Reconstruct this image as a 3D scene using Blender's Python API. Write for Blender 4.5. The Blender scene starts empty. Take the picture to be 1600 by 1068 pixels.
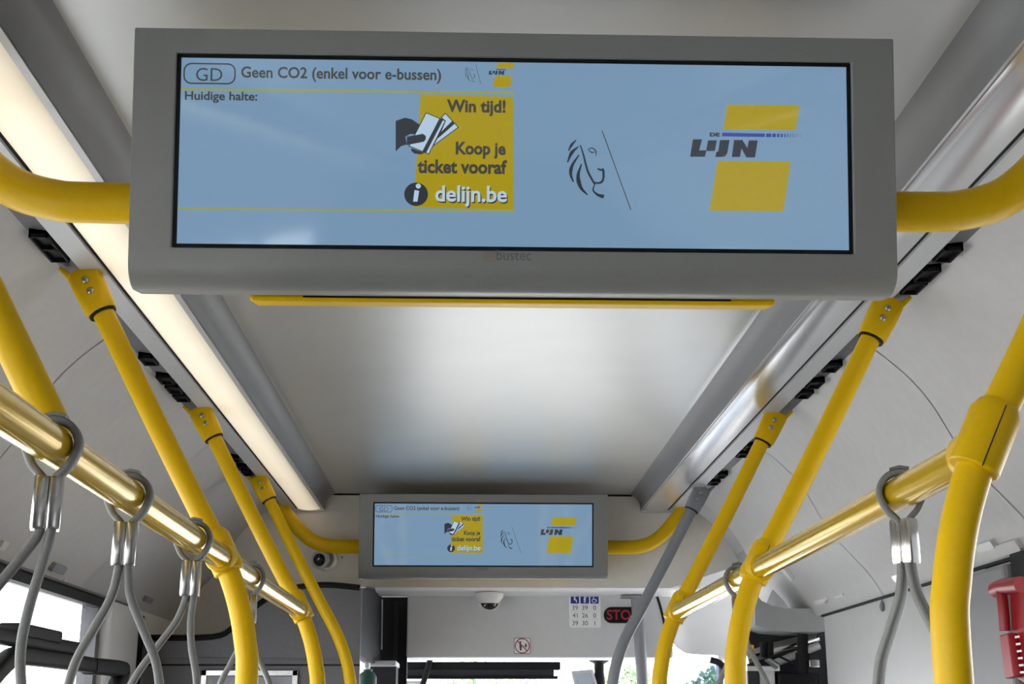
import bpy, bmesh, math, random
from mathutils import Vector, Matrix
random.seed(4)
S = bpy.context.scene
COL = S.collection
H = 1.5                      # height of the lens above the bus floor; heights below are given from the lens
# ------------------------------------------------------------------ camera, sky, exposure
F, CX, CY = 2100.0, 800.0, 534.0
_yd = Vector((731 - CX, 1130 - CY, F)).normalized()
_xd = Vector((1, .008, 0)); _xd.z = -(_xd.x * _yd.x + _xd.y * _yd.y) / _yd.z; _xd.normalize()
_zd = _xd.cross(_yd)
CAM = Vector((-.055, 0, H))
cd = bpy.data.cameras.new('camera'); cam = bpy.data.objects.new('camera', cd); COL.objects.link(cam)
cd.sensor_width = 36; cd.lens = F / 1600 * 36; cd.clip_start = .02; cd.clip_end = 300
right = Vector((_xd.x, _yd.x, _zd.x)); down = Vector((_xd.y, _yd.y, _zd.y)); fwd = Vector((_xd.z, _yd.z, _zd.z))
R = Matrix((right, -down, -fwd)).transposed()
cam.matrix_world = Matrix.Translation(CAM) @ R.to_4x4()
S.camera = cam
S.view_settings.view_transform = 'Standard'; S.view_settings.look = 'None'
S.view_settings.gamma = 1; S.view_settings.use_curve_mapping = False
S.view_settings.exposure = 0.0
wd = bpy.data.worlds.new('overcast_sky'); S.world = wd; wd.use_nodes = True
wn = wd.node_tree; bg = wn.nodes['Background']
_tc = wn.nodes.new('ShaderNodeTexCoord'); _ns = wn.nodes.new('ShaderNodeTexNoise'); _rp = wn.nodes.new('ShaderNodeValToRGB')
_ns.inputs['Scale'].default_value = 2.2; _ns.inputs['Detail'].default_value = 5
_rp.color_ramp.elements[0].position = .35; _rp.color_ramp.elements[0].color = (.85, .90, .98, 1)
_rp.color_ramp.elements[1].position = .6; _rp.color_ramp.elements[1].color = (1, 1, .99, 1)
wn.links.new(_tc.outputs['Generated'], _ns.inputs['Vector']); wn.links.new(_ns.outputs['Fac'], _rp.inputs['Fac'])
wn.links.new(_rp.outputs['Color'], bg.inputs['Color']); bg.inputs['Strength'].default_value = 8.2

def at(u, v, **k):
    """the point of the bus that a photograph pixel shows, on a plane of known X, Y or height Z"""
    q = Vector((u - CX, v - CY, F))
    d = Vector((_xd.dot(q), _yd.dot(q), _zd.dot(q)))
    (ax, val), = k.items()
    if ax == 'X': t = (val - CAM.x) / d.x
    elif ax == 'Y': t = val / d.y
    else: t = val / d.z
    return CAM + d * t

# ------------------------------------------------------------------ materials
MATS = {}
def mat(name, col, rough=.5, metal=0, spec=.5, emit=None, estr=0, coat=0, noise=0, nscale=40, bump=0, aniso=0):
    m = bpy.data.materials.new(name); m.use_nodes = True
    nt = m.node_tree; b = nt.nodes['Principled BSDF']
    b.inputs['Base Color'].default_value = (*col, 1); b.inputs['Roughness'].default_value = rough
    b.inputs['Metallic'].default_value = metal; b.inputs['Specular IOR Level'].default_value = spec
    b.inputs['Coat Weight'].default_value = coat; b.inputs['Coat Roughness'].default_value = .08
    if emit:
        b.inputs['Emission Color'].default_value = (*emit, 1); b.inputs['Emission Strength'].default_value = estr
    if noise or bump:
        tc = nt.nodes.new('ShaderNodeTexCoord'); n = nt.nodes.new('ShaderNodeTexNoise')
        n.inputs['Scale'].default_value = nscale; n.inputs['Detail'].default_value = 4
        nt.links.new(tc.outputs['Object'], n.inputs['Vector'])
        if noise:
            r = nt.nodes.new('ShaderNodeValToRGB')
            r.color_ramp.elements[0].position = .3; r.color_ramp.elements[1].position = .7
            r.color_ramp.elements[0].color = (*[c * (1 - noise) for c in col], 1)
            r.color_ramp.elements[1].color = (*[min(1, c * (1 + noise)) for c in col], 1)
            nt.links.new(n.outputs['Fac'], r.inputs['Fac']); nt.links.new(r.outputs['Color'], b.inputs['Base Color'])
        if bump:
            bp = nt.nodes.new('ShaderNodeBump'); bp.inputs['Strength'].default_value = bump; bp.inputs['Distance'].default_value = .002
            nt.links.new(n.outputs['Fac'], bp.inputs['Height']); nt.links.new(bp.outputs['Normal'], b.inputs['Normal'])
    MATS[name] = m
    return m
M_CEIL = mat('satin_ceiling_sheet', (.54, .54, .53), .36, .62, noise=.02, nscale=6)
M_COVE = mat('grey_cove_plastic', (.53, .52, .52), .55, noise=.03, nscale=30, bump=.08)
M_BULK = mat('warm_grey_plastic', (.80, .775, .74), .5, noise=.03, nscale=30)
M_PANEL = mat('pale_grey_panel', (.66, .66, .67), .5, noise=.02, nscale=25)
M_WHITE = mat('white_panel', (.54, .54, .545), .4, noise=.02, nscale=20)
M_LINING = mat('charcoal_wall_lining', (.09, .09, .1), .6, noise=.05, nscale=120)
M_CAB = mat('cab_grey', (.135, .135, .15), .55, noise=.05, nscale=120)
M_DARK = mat('charcoal_plastic', (.035, .035, .04), .6, 0, .12, noise=.1, nscale=90)
M_BLACK = mat('black_rubber', (.007, .007, .008), .6, 0, .2, noise=.1, nscale=60)
M_FLOOR = mat('speckled_bus_flooring', (.09, .09, .095), .6, noise=.25, nscale=300)
M_ALU = mat('satin_aluminium_channel', (.72, .72, .74), .24, .75, noise=.02, nscale=8)
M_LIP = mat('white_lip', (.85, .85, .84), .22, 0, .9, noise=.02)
M_SOFF = mat('soffit_grey', (.36, .36, .365), .5, noise=.02)
M_STRIP = mat('grey_profile', (.55, .55, .56), .4, .2, noise=.02)
M_BAND = mat('dark_vent_band', (.11, .11, .115), .55, noise=.05)
M_YEL = mat('yellow_powder_coat', (.70, .43, .0008), .38, 0, .22, noise=.025, nscale=180, bump=.05)
M_YELG = mat('glossy_yellow_tube', (.62, .39, .003), .15, .35, .5, noise=.02, nscale=20)
M_GREYP = mat('grey_powder_coat', (.24, .25, .275), .42, noise=.04, nscale=180)
M_STRAP = mat('grey_strap_webbing', (.17, .17, .165), .5, noise=.08, nscale=250, bump=.1)
M_CHROME = mat('chromed_steel', (.52, .51, .49), .18, 1, noise=.03, nscale=60)
M_SCREW = mat('zinc_screw', (.42, .40, .36), .3, 1)
M_HOUSE = mat('grey_display_casing', (.25, .25, .247), .42, .25, noise=.03, nscale=300)
M_DIFF = mat('lit_cream_diffuser', (.8, .75, .65), .5, emit=(1, .85, .63), estr=.74, noise=.02)
_nt = M_DIFF.node_tree; _g = _nt.nodes.new('ShaderNodeTexCoord'); _sx = _nt.nodes.new('ShaderNodeSeparateXYZ'); _cr = _nt.nodes.new('ShaderNodeValToRGB'); _mu = _nt.nodes.new('ShaderNodeMath')
_nt.links.new(_g.outputs['Generated'], _sx.inputs[0]); _nt.links.new(_sx.outputs['X'], _cr.inputs['Fac']); _mu.operation = 'MULTIPLY'; _mu.inputs[1].default_value = .62   # the tube behind the diffuser is brightest along its middle
_cr.color_ramp.elements[0].color = (.55, .55, .55, 1); _cr.color_ramp.elements[1].color = (.30, .30, .30, 1)
for _p, _c in ((.12, .95), (.55, 1.0), (.80, .72)):
    _e = _cr.color_ramp.elements.new(_p); _e.color = (_c, _c, _c, 1)
_nt.links.new(_cr.outputs['Color'], _mu.inputs[0]); _nt.links.new(_mu.outputs[0], _nt.nodes['Principled BSDF'].inputs['Emission Strength'])
M_WCAM = mat('white_camera_shell', (.75, .74, .72), .4, noise=.02)
M_LENS = mat('dark_lens', (.01, .01, .012), .06, coat=.5)
M_RED = mat('red_plastic', (.33, .010, .016), .35, noise=.05, nscale=50)
M_ROAD = mat('pale_concrete', (.56, .56, .55), .9, noise=.2, nscale=3)
M_LEAF = mat('leaf_green', (.30, .42, .24), .7, noise=.4, nscale=2)
M_BARK = mat('bark', (.10, .07, .05), .9, noise=.3, nscale=9)
M_ROOF = mat('roof_skin', (.3, .3, .3), .6, noise=.02)
M_STICK = mat('pale_sticker', (.92, .92, .93), .45, noise=.02)
M_BLUE = mat('sticker_blue', (.02, .03, .30), .45, noise=.02)
M_INK = mat('grey_ink', (.07, .07, .075), .5, noise=.02)
M_STICKW = mat('sticker_white', (.9, .9, .9), .45, noise=.02)
M_SIGNRED = mat('sticker_red', (.35, .03, .03), .45, noise=.02)
M_STOP = mat('stop_letters', (.22, .012, .02), .4, emit=(.6, .03, .05), estr=.12, noise=.02)
M_POST = mat('poster_print', (.30, .31, .36), .3, noise=.35, nscale=9)
M_GREEN = mat('green_plastic', (.03, .10, .07), .4, noise=.05)
M_MIRR = mat('pale_mirror_glass', (.6, .66, .74), .12, .6, noise=.02)
# display picture: every printed colour is lit from behind and sits under one glossy sheet
def scr(name, col, k=1.0):
    return mat(name, tuple(c * .06 for c in col), .06, 0, 1.0, emit=col, estr=k, noise=.01)
E_BG = scr('screen_sky_blue', (.17, .285, .42)); E_YEL = scr('screen_yellow', (.36, .28, .008))
E_INK = scr('screen_dark_ink', (.028, .034, .045)); E_GREY = scr('screen_grey_ink', (.05, .05, .045))
E_WHT = scr('screen_white', (.42, .55, .68)); E_BLUE = scr('screen_blue', (.03, .06, .30)); E_LINE = scr('screen_line', (.30, .32, .05))
M_LOGO1 = mat('logo_grey_print', (.14, .14, .145), .5, noise=.02); M_LOGO2 = mat('logo_bronze_print', (.30, .17, .07), .5, noise=.02)
def glass(name, tint, ref):
    m = bpy.data.materials.new(name); m.use_nodes = True; nt = m.node_tree
    nt.nodes.remove(nt.nodes['Principled BSDF']); out = nt.nodes['Material Output']
    t = nt.nodes.new('ShaderNodeBsdfTransparent'); g = nt.nodes.new('ShaderNodeBsdfGlossy'); x = nt.nodes.new('ShaderNodeMixShader')
    fr0 = nt.nodes.new('ShaderNodeLayerWeight'); fr0.inputs['Blend'].default_value = .5
    pw = nt.nodes.new('ShaderNodeMath'); pw.operation = 'POWER'; pw.inputs[1].default_value = 5
    fr = nt.nodes.new('ShaderNodeMath'); fr.operation = 'MULTIPLY_ADD'; fr.inputs[1].default_value = .6; fr.inputs[2].default_value = ref
    nt.links.new(fr0.outputs['Facing'], pw.inputs[0]); nt.links.new(pw.outputs[0], fr.inputs[0])
    t.inputs['Color'].default_value = (*tint, 1); g.inputs['Roughness'].default_value = .02
    nt.links.new(fr.outputs[0], x.inputs[0]); nt.links.new(t.outputs[0], x.inputs[1]); nt.links.new(g.outputs[0], x.inputs[2]); nt.links.new(x.outputs[0], out.inputs['Surface'])
    return m
M_GLASS = glass('window_glass', (.95, .957, .953), .03)
M_TINT = glass('bluish_door_glass', (.42, .47, .55), .05)

# ------------------------------------------------------------------ object helpers
ORG = {}                      # world origin of every Empty / local frame
def empty(name, loc, rot=None):
    o = bpy.data.objects.new(name, None); COL.objects.link(o); o.empty_display_size = .05
    o.location = loc
    if rot: o.rotation_euler = rot
    ORG[o.name] = Vector(loc); return o
def tag(o, label=None, cat=None, group=None, kind=None):
    if label: o['label'] = label
    if cat: o['category'] = cat
    if group: o['group'] = group
    if kind: o['kind'] = kind
    return o
def obj(name, bm, m, parent=None, smooth=False, local=False, bevel=0, angle=40):
    """links one bmesh as ONE mesh object; world-space verts are moved into the parent's frame"""
    me = bpy.data.meshes.new(name)
    if not local:
        if parent is not None: org = ORG.get(parent.name, Vector((0, 0, 0)))
        else:
            org = Vector((0, 0, 0)); n = len(bm.verts)
            for v in bm.verts: org += v.co / n
        bmesh.ops.translate(bm, verts=bm.verts, vec=-org)
    bmesh.ops.recalc_face_normals(bm, faces=bm.faces) if smooth != 'keep' else None
    bm.to_mesh(me); bm.free()
    if isinstance(m, (list, tuple)):
        for k in m: me.materials.append(k)
    else: me.materials.append(m)
    o = bpy.data.objects.new(name, me); COL.objects.link(o)
    if parent is not None:
        o.parent = parent; ORG[o.name] = ORG.get(parent.name, Vector((0, 0, 0)))
    elif not local: o.location = org; ORG[o.name] = org
    if bevel:
        b = o.modifiers.new('bevel', 'BEVEL'); b.width = bevel; b.segments = 2; b.limit_method = 'ANGLE'; b.angle_limit = math.radians(35); b.harden_normals = bool(smooth)
    if smooth is True:
        for p in me.polygons: p.use_smooth = True
        try: me.set_sharp_from_angle(angle=math.radians(angle))
        except Exception: pass
    return o
def add_box(bm, x0, x1, y0, y1, z0, z1, mi=0):
    vs = [bm.verts.new((x, y, z)) for z in (z0, z1) for y in (y0, y1) for x in (x0, x1)]
    for q in ((0, 1, 3, 2), (4, 6, 7, 5), (0, 4, 5, 1), (2, 3, 7, 6), (0, 2, 6, 4), (1, 5, 7, 3)):
        f = bm.faces.new([vs[i] for i in q]); f.material_index = mi
def bx(*a):
    bm = bmesh.new(); add_box(bm, *a); return bm
def smoothpath(pts, n=8):
    pts = [Vector(p) for p in pts]; P = [2 * pts[0] - pts[1]] + pts + [2 * pts[-1] - pts[-2]]; out = []
    for i in range(1, len(P) - 2):
        a, b, c, d = P[i - 1:i + 3]
        for k in range(n):
            t = k / n
            out.append(.5 * ((2 * b) + (c - a) * t + (2 * a - 5 * b + 4 * c - d) * t * t + (3 * b - a - 3 * c + d) * t ** 3))
    out.append(pts[-1]); return out
def add_sweep(bm, path, sec, ref=None, cap=True, scale=None):
    """sweeps a closed section (list of (a,b)) along a path; ref = fixed width direction or None for a carried frame"""
    path = [Vector(p) for p in path]; rings = []; prev = None
    for i, p in enumerate(path):
        t = (path[min(i + 1, len(path) - 1)] - path[max(i - 1, 0)]).normalized()
        if ref is not None:
            a = (Vector(ref) - t * t.dot(Vector(ref))).normalized()
        elif prev is None:
            a = t.orthogonal().normalized()
        else: a = (prev - t * t.dot(prev)).normalized()
        prev = a; b = t.cross(a); k = scale[i] if scale else 1
        rings.append([bm.verts.new(p + a * (u * k) + b * (w * k)) for u, w in sec])
    n = len(sec)
    for r0, r1 in zip(rings, rings[1:]):
        for j in range(n): bm.faces.new((r0[j], r0[(j + 1) % n], r1[(j + 1) % n], r1[j]))
    if cap:
        bm.faces.new(rings[0][::-1]); bm.faces.new(rings[-1])
def circ(r, n=20, ry=None):
    ry = ry or r
    return [(r * math.cos(2 * math.pi * i / n), ry * math.sin(2 * math.pi * i / n)) for i in range(n)]
def rrect(a, b, r, n=4):
    out = []
    for cx, cy, s in ((a - r, b - r, 0), (-a + r, b - r, 90), (-a + r, -b + r, 180), (a - r, -b + r, 270)):
        for k in range(n + 1):
            t = math.radians(s + 90 * k / n); out.append((cx + r * math.cos(t), cy + r * math.sin(t)))
    return out
def tube(path, r, n=20, **k):
    bm = bmesh.new(); add_sweep(bm, path, circ(r, n), **k); return bm
def add_lathe(bm, prof, origin, axis, n=24):
    """profile of (radius, height) turned about an axis"""
    ax = Vector(axis).normalized(); a = ax.orthogonal().normalized(); b = ax.cross(a); o = Vector(origin); rings = []
    for r, h in prof:
        if r < 1e-6: rings.append([bm.verts.new(o + ax * h)])
        else: rings.append([bm.verts.new(o + ax * h + (a * math.cos(2 * math.pi * i / n) + b * math.sin(2 * math.pi * i / n)) * r) for i in range(n)])
    for r0, r1 in zip(rings, rings[1:]):
        for j in range(n):
            q = [r0[j % len(r0)], r0[(j + 1) % n % len(r0)], r1[(j + 1) % n % len(r1)], r1[j % len(r1)]]
            q = list(dict.fromkeys(q))
            if len(q) > 2: bm.faces.new(q)
def lathe(*a, **k):
    bm = bmesh.new(); add_lathe(bm, *a, **k); return bm
def extrude_y(pts, y0, y1, closed=False):
    """an (x, z-from-lens) polyline drawn out along the bus"""
    bm = bmesh.new()
    A = [bm.verts.new((x, y0, z + H)) for x, z in pts]; B = [bm.verts.new((x, y1, z + H)) for x, z in pts]
    n = len(pts)
    for i in range(n if closed else n - 1):
        j = (i + 1) % n; bm.faces.new((A[i], A[j], B[j], B[i]))
    if closed: bm.faces.new(A[::-1]); bm.faces.new(B)
    return bm
def poly_y(pts, y0, y1):
    """a closed (x, z) outline with thickness from y0 to y1 (z absolute)"""
    bm = bmesh.new(); A = [bm.verts.new((x, y0, z)) for x, z in pts]; B = [bm.verts.new((x, y1, z)) for x, z in pts]
    n = len(pts); bm.faces.new(A); bm.faces.new(B[::-1])
    for i in range(n): bm.faces.new((A[i], B[i], B[(i + 1) % n], A[(i + 1) % n]))
    return bm
def solid(o, t, off=None):
    m = o.modifiers.new('solid', 'SOLIDIFY'); m.thickness = t
    # thickness always grows away from the aisle, so the modelled face stays the visible one
    org = ORG.get(o.name, Vector((0, 0, 0))); s_ = sum((Vector((0, p.center.y + org.y, H + .2)) - (p.center + org)).dot(p.normal) * p.area for p in o.data.polygons)
    m.offset = -1 if s_ > 0 else 1; m.use_rim = not any(p.use_smooth for p in o.data.polygons); return o
_fc = None
def text_bm(body, x0, x1, z0, z1, y, bold=0.0, shear=0.0, natural=False):
    """flat lettering fitted to a box in the x-z plane, facing -y"""
    c = bpy.data.curves.new('lettering', 'FONT'); c.body = body; c.offset = bold; c.shear = shear; c.resolution_u = 3
    o = bpy.data.objects.new('lettering', c); COL.objects.link(o)
    bpy.context.view_layer.update()
    me = bpy.data.meshes.new_from_object(o.evaluated_get(bpy.context.evaluated_depsgraph_get()))
    bm = bmesh.new(); bm.from_mesh(me)
    bpy.data.objects.remove(o); bpy.data.curves.remove(c); bpy.data.meshes.remove(me)
    xs = [v.co.x for v in bm.verts]; ys = [v.co.y for v in bm.verts]
    ax, bx_, ay, by = min(xs), max(xs), min(ys), max(ys)
    if natural:      # keep the letters' own proportions, centred between x0 and x1
        hw = (bx_ - ax) / (by - ay) * (z1 - z0) / 2; x0, x1 = (x0 + x1) / 2 - hw, (x0 + x1) / 2 + hw
    for v in bm.verts:
        v.co = Vector((x0 + (v.co.x - ax) / (bx_ - ax) * (x1 - x0), y, z0 + (v.co.y - ay) / (by - ay) * (z1 - z0)))
    for f in bm.faces: f.material_index = 0
    return bm
def add_poly(bm, pts, y):
    f = bm.faces.new([bm.verts.new((x, y, z)) for x, z in pts])
    f.normal_update()
    if f.normal.y > 0: f.normal_flip()
def flat(polys, y):
    bm = bmesh.new()
    for p in polys: add_poly(bm, p, y)
    return bm
def add_stroke(bm, pts, ws, y, n=6):
    P = smoothpath([(x, 0, z) for x, z in pts], n); L = len(P); a = []; b = []
    for i, p in enumerate(P):
        t = (P[min(i + 1, L - 1)] - P[max(i - 1, 0)]).normalized(); q = Vector((-t.z, 0, t.x))
        f = i / (L - 1); w = (ws[0] + (ws[1] - ws[0]) * f * 2 if f < .5 else ws[1] + (ws[2] - ws[1]) * (f * 2 - 1)) / 2
        for lst, s in ((a, 1), (b, -1)):
            c = p + q * w * s; lst.append(bm.verts.new((c.x, y, c.z)))
    for i in range(L - 1):
        f = bm.faces.new((a[i], a[i + 1], b[i + 1], b[i])); f.normal_update()
        if f.normal.y > 0: f.normal_flip()
def disc(cx, cz, r, n=20): return [(cx + r * math.cos(2 * math.pi * i / n), cz + r * math.sin(2 * math.pi * i / n)) for i in range(n)]
def rpts(x0, x1, z0, z1, r, n=4):
    cx, cz = (x0 + x1) / 2, (z0 + z1) / 2
    return [(cx + a, cz + b) for a, b in rrect((x1 - x0) / 2, (z1 - z0) / 2, r, n)]

# ------------------------------------------------------------------ the bus body
YB, YE = -7.0, 5.37            # rear wall and front bulkhead
ZC, ZL = .887, .82             # ceiling sheet and light channels, above the lens
XI, XG, XS, XV = .631, .742, .79, .834
def fillet(s):
    out = [(s * XI, ZL)]
    for k in range(9):
        t = math.radians(90 * k / 8); out.append((s * (XI - .05 * (1 - math.cos(t))), ZC - .05 + .05 * math.sin(t)))
    return out + [(s * (XI - .056), ZC), (s * (XI - .10), ZC), (s * .25, ZC)]
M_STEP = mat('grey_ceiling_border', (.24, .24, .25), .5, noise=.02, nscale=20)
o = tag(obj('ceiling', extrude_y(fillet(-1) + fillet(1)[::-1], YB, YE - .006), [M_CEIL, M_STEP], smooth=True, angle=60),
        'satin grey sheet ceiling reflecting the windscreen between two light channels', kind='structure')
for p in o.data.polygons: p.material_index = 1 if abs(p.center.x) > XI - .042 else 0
solid(o, .008)
COVE = [(XV, .835), (.848, .827), (.869, .812), (.908, .78), (.951, .736), (.984, .694), (1.027, .606), (1.058, .555), (1.092, .527), (1.13, .475), (1.168, .434), (1.196, .395), (1.205, .372)]
COVE = [(p.x, p.y) for p in smoothpath([(x, z, 0) for x, z in [(.834, .838), (.872, .811), (.915, .774), (.954, .733), (.990, .681), (1.027, .610), (1.058, .560), (1.092, .520), (1.13, .478), (1.168, .434), (1.205, .372)]], 4)]
def cove_hit(u, v, lift=0):
    s = -1 if u < 731 else 1
    q = Vector((u - CX, v - CY, F)); d = Vector((_xd.dot(q), _yd.dot(q), _zd.dot(q)))
    for (xa, za), (xb, zb) in zip(COVE, COVE[1:]):
        # solve CAM.x + d.x t = s*x , d.z t = z along the segment
        dx, dz = s * (xb - xa), zb - za
        det = d.x * (-dz) + dx * d.z
        t = ((s * xa - CAM.x) * (-dz) + dx * za) / det
        w = (d.x * za - d.z * (s * xa - CAM.x)) / det
        if -0.02 <= w <= 1.02 and t > 0:
            n = Vector((-dz * s, 0, dx * s)); n = Vector((s * dz, 0, -abs(dx))).normalized()
            return CAM + d * t + n * lift, n
    return None, None
# side walls below the windows, pillars, coves
SEAMS = {-1: [YB, -4.2, -2.2, -.6, 1.2, 2.883, 4.088, YE], 1: [YB, -4.2, -2.2, -.6, 1.2, 2.92, 4.10, 5.2]}
walls = {}
for s, side in ((-1, 'left'), (1, 'right')):
    bm = bmesh.new()
    a, b = sorted((s * 1.2, s * 1.25))
    add_box(bm, a, b, YB, 6.4, 0, .85)
    if s < 0:
        for y0, y1 in ((YB, YB + .12), (-4.26, -4.14), (-2.26, -2.14), (-.66, -.54), (1.14, 1.26), (4.26, 4.30)):
            add_box(bm, a, b, y0, y1, .85, H + .372)
    else:
        for y0, y1 in ((YB, -4.0), (-2.4, 1.5)):
            add_box(bm, a, b, y0, y1, .85, H + .372)
    w = walls[s] = tag(obj('wall_' + side, bm, M_LINING), 'grey %s bus side wall with curved cove panels above' % side, kind='structure')
    ys = SEAMS[s]
    for y0, y1 in zip(ys, ys[1:]):
        c = obj('cove_panel', extrude_y([(s * x, z) for x, z in COVE], y0 + .0022, y1 - .0022), M_COVE, w, smooth=True, angle=70)
        solid(c, .012, 1 if s > 0 else 1)
# outer skin keeps daylight out above the panels
sk = [(-1.26, .36), (-1.26, .80), (-1.05, 1.02), (1.05, 1.02), (1.26, .80), (1.26, .36)]
solid(tag(obj('roof', extrude_y(sk, YB - .05, 6.9), M_ROOF), 'outer roof skin over the bus body', kind='structure'), .02)
tag(obj('floor', bx(-1.25, 1.25, YB, 7.2, -.05, 0), M_FLOOR), 'dark speckled bus floor', kind='structure')
tag(obj('wall_rear', bx(-1.25, 1.25, YB - .05, YB, 0, 2.5), M_LINING), 'plain charcoal rear wall of the bus', kind='structure')
# window panes
n = 1
for y0, y1 in ((YB + .12, -4.26), (-4.14, -2.26), (-2.14, -.66), (-.54, 1.14), (1.26, 4.26)):
    tag(obj('window_%d' % n, bx(-1.225, -1.219, y0, y1, .85, H + .36), M_GLASS), 'clear pane of the left side windows', kind='structure'); n += 1
for y0, y1 in ((-4.0, -2.4), (1.5, 2.82)):
    tag(obj('window_%d' % n, bx(1.219, 1.225, y0, y1, .85, H + .36), M_GLASS), 'clear pane of the right side windows', kind='structure'); n += 1
# rubber edge and ledges over the left window
tag(obj('trim_1', extrude_y([(-1.188, .345), (-1.188, .372), (-1.215, .372), (-1.215, .345)], .0, 4.30, True), M_DARK), 'dark rubber edge along the top of the left window', kind='structure')
tag(obj('trim_2', extrude_y([(-1.180, .375), (-1.180, .381), (-1.2, .383), (-1.2, .375)], .0, 4.55, True), M_BAND), 'thin grey ledge line above the left window', kind='structure')
# grey corner pillar at the front end of the left window
pl = [at(u, 1000, X=-1.19).y for u in (157, 205)]
bm = bmesh.new(); add_sweep(bm, [(-1.215, (4.30 + 4.70) / 2, .85), (-1.215, 4.50, H + .37)], rrect(.20, .045, .03), ref=(0, 1, 0))
tag(obj('trim_3', bm, M_PANEL, smooth=True), 'rounded grey pillar at the front end of the left window', kind='structure')
tag(obj('trim_4', bx(-1.21, -1.18, 4.70, 4.79, .85, H + .36), M_BLACK), 'black strip between window pillar and cab partition', kind='structure')

# ------------------------------------------------------------------ light channels and vent bands
for s in (-1, 1):
    lit = s < 0
    yend = 5.355
    t = empty('ceiling_light', (s * .69, -.9, H + ZL))
    tag(t, 'glowing cream ceiling light strip along the left side' if lit else 'unlit ceiling light strip with a satin grey cover along the right side', 'light')
    pts = [(s * (XI + .014), ZL + .004)]
    for k in range(1, 8):
        f = k / 8; pts.append((s * (XI + .014 + (XG - XI - .018) * f), ZL + .004 - .006 * math.sin(math.pi * f)))
    pts.append((s * (XG - .004), ZL + .004))
    if lit:
        obj('diffuser', extrude_y(pts, YB, yend), M_DIFF, t, smooth=True)
        obj('inner_edge', extrude_y([(s * (XI + .0015), ZL - .002), (s * (XI + .014), ZL - .002), (s * (XI + .014), ZL + .02), (s * (XI + .0015), ZL + .02)], YB, yend, True), M_STRIP, t)
    else:
        obj('cover', extrude_y([(s * XI, ZL)] + pts, YB, yend), M_ALU, t, smooth=True)
    obj('end_cap', bx(*sorted((s * XI, s * XS)), yend, yend + .006, H + ZL - .004, H + ZL + .04), M_STRIP, t)
    obj('outer_profile', extrude_y([(s * (XG + .004), ZL), (s * XS, ZL), (s * XS, ZL + .03), (s * (XG + .004), ZL + .03)], YB, yend, True), M_STRIP, t)
    obj('shadow_gap', bx(*sorted((s * (XG - .004), s * (XG + .004))), YB, yend, H + ZL + .006, H + ZL + .012), M_BLACK, t)
    # vent band between the profile and the cove, with its square outlets
    v = empty('air_vent', (s * .81, 2.5, H + ZL + .03))
    tag(v, 'dark grey air vent band with black square outlets beside the %s' % ('lit light strip' if lit else 'unlit light strip'), 'vent')
    obj('vent_band', extrude_y([(s * XS, .829), (s * (XV + .004), .836), (s * (XV + .004), .856), (s * XS, .856)], YB, YE, True), M_BAND, v)
    if lit: px = [(75, 376), (92, 396), (235, 562), (262, 592), (274, 607), (284, 620), (372, 716), (384, 730), (391, 738)]
    else: px = [(1476, 396), (1446, 428), (1432, 448), (1300, 573), (1272, 599), (1254, 615), (1168, 697), (1156, 709), (1125, 742), (1114, 753)]
    for (u, w) in px:
        y = at(u, w, Z=.824).y
        m = bmesh.new()
        hw, dx = .034, .017
        for (x0, x1, ya, yb) in ((-dx, dx, -hw, -hw + .004), (-dx, dx, hw - .004, hw), (-dx, -dx + .004, -hw, hw), (dx - .004, dx, -hw, hw)):
            add_box(m, s * .813 + x0, s * .813 + x1, y + ya, y + yb, H + .818, H + .845)
        add_box(m, s * .813 - dx, s * .813 + dx, y - hw, y + hw, H + .826, H + .845)
        obj('vent_outlet', m, M_BLACK, v)

# ------------------------------------------------------------------ front bulkhead, lip and destination panel
top = [(-XV, .838), (-XV, .95), (XV, .95), (XV, .838)]
lpx = [(200, 992), (262, 995), (330, 994), (365, 978), (400, 946), (436, 924), (480, 914), (520, 913), (562, 917)]
low = [at(u, v, Y=YE) for u, v in lpx]; YC = 4.80; lowc = [at(u, v + 1, Y=YC) for u, v in lpx[1:]]; lowc[0].x = -1.2
low[0].x = -1.21
zl = low[-1].z - H
xr = at(1048, 918, Y=YE).x
outline = [(x, z + H) for x, z in top] + [(x, z + H) for x, z in COVE[1:-12]] + [(1.0, H + .60), (xr + .06, zl + H + .02), (xr, zl + H)] + [(p.x, p.z) for p in low[::-1]] + [(-x, z + H) for x, z in COVE[1:]][::-1]
wf = tag(obj('wall_front', poly_y(outline, YE, YE + .02), M_BULK), 'warm grey front bulkhead behind the far display', kind='structure')
tag(obj('trim_5', bx(-.60, .60, YE - .004, YE - .001, H + ZC - .006, H + ZC + .004), M_BLACK), 'dark joint between ceiling sheet and front bulkhead', kind='structure')
# rounded lip under the bulkhead, lit from the windscreen
xl = low[-1].x
lip = [(YE + .0, zl + .012), (YE + .004, zl + .002), (YE + .02, zl - .006), (YE + .06, zl - .010), (YE + .26, zl - .012)]
bm = bmesh.new(); A = []; Bv = []
for y, z in lip: A.append(bm.verts.new((xl, y, z + H))); Bv.append(bm.verts.new((.86, y, z + H)))
for i in range(len(lip) - 1): bm.faces.new((A[i], Bv[i], Bv[i + 1], A[i + 1]))
solid(tag(obj('trim_6', bm, M_LIP, smooth=True, angle=80), 'pale rounded lip under the front bulkhead', kind='structure'), .006, -1)
YP = YE + .25
p0, p1 = at(637, 922, Y=YP), at(1052, 1027, Y=YP)
pnl = tag(obj('wall_destination', bx(p0.x, p1.x, YP, YP + .25, p1.z, H + zl - .006), M_PANEL, bevel=.006), 'pale grey panel housing the destination display over the windscreen', kind='structure')
sg = [at(u, v, Y=YP - .002) for u, v in ((1022, 918), (1029, 938), (1035, 960), (1040, 985), (1042, 1000))]
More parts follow.
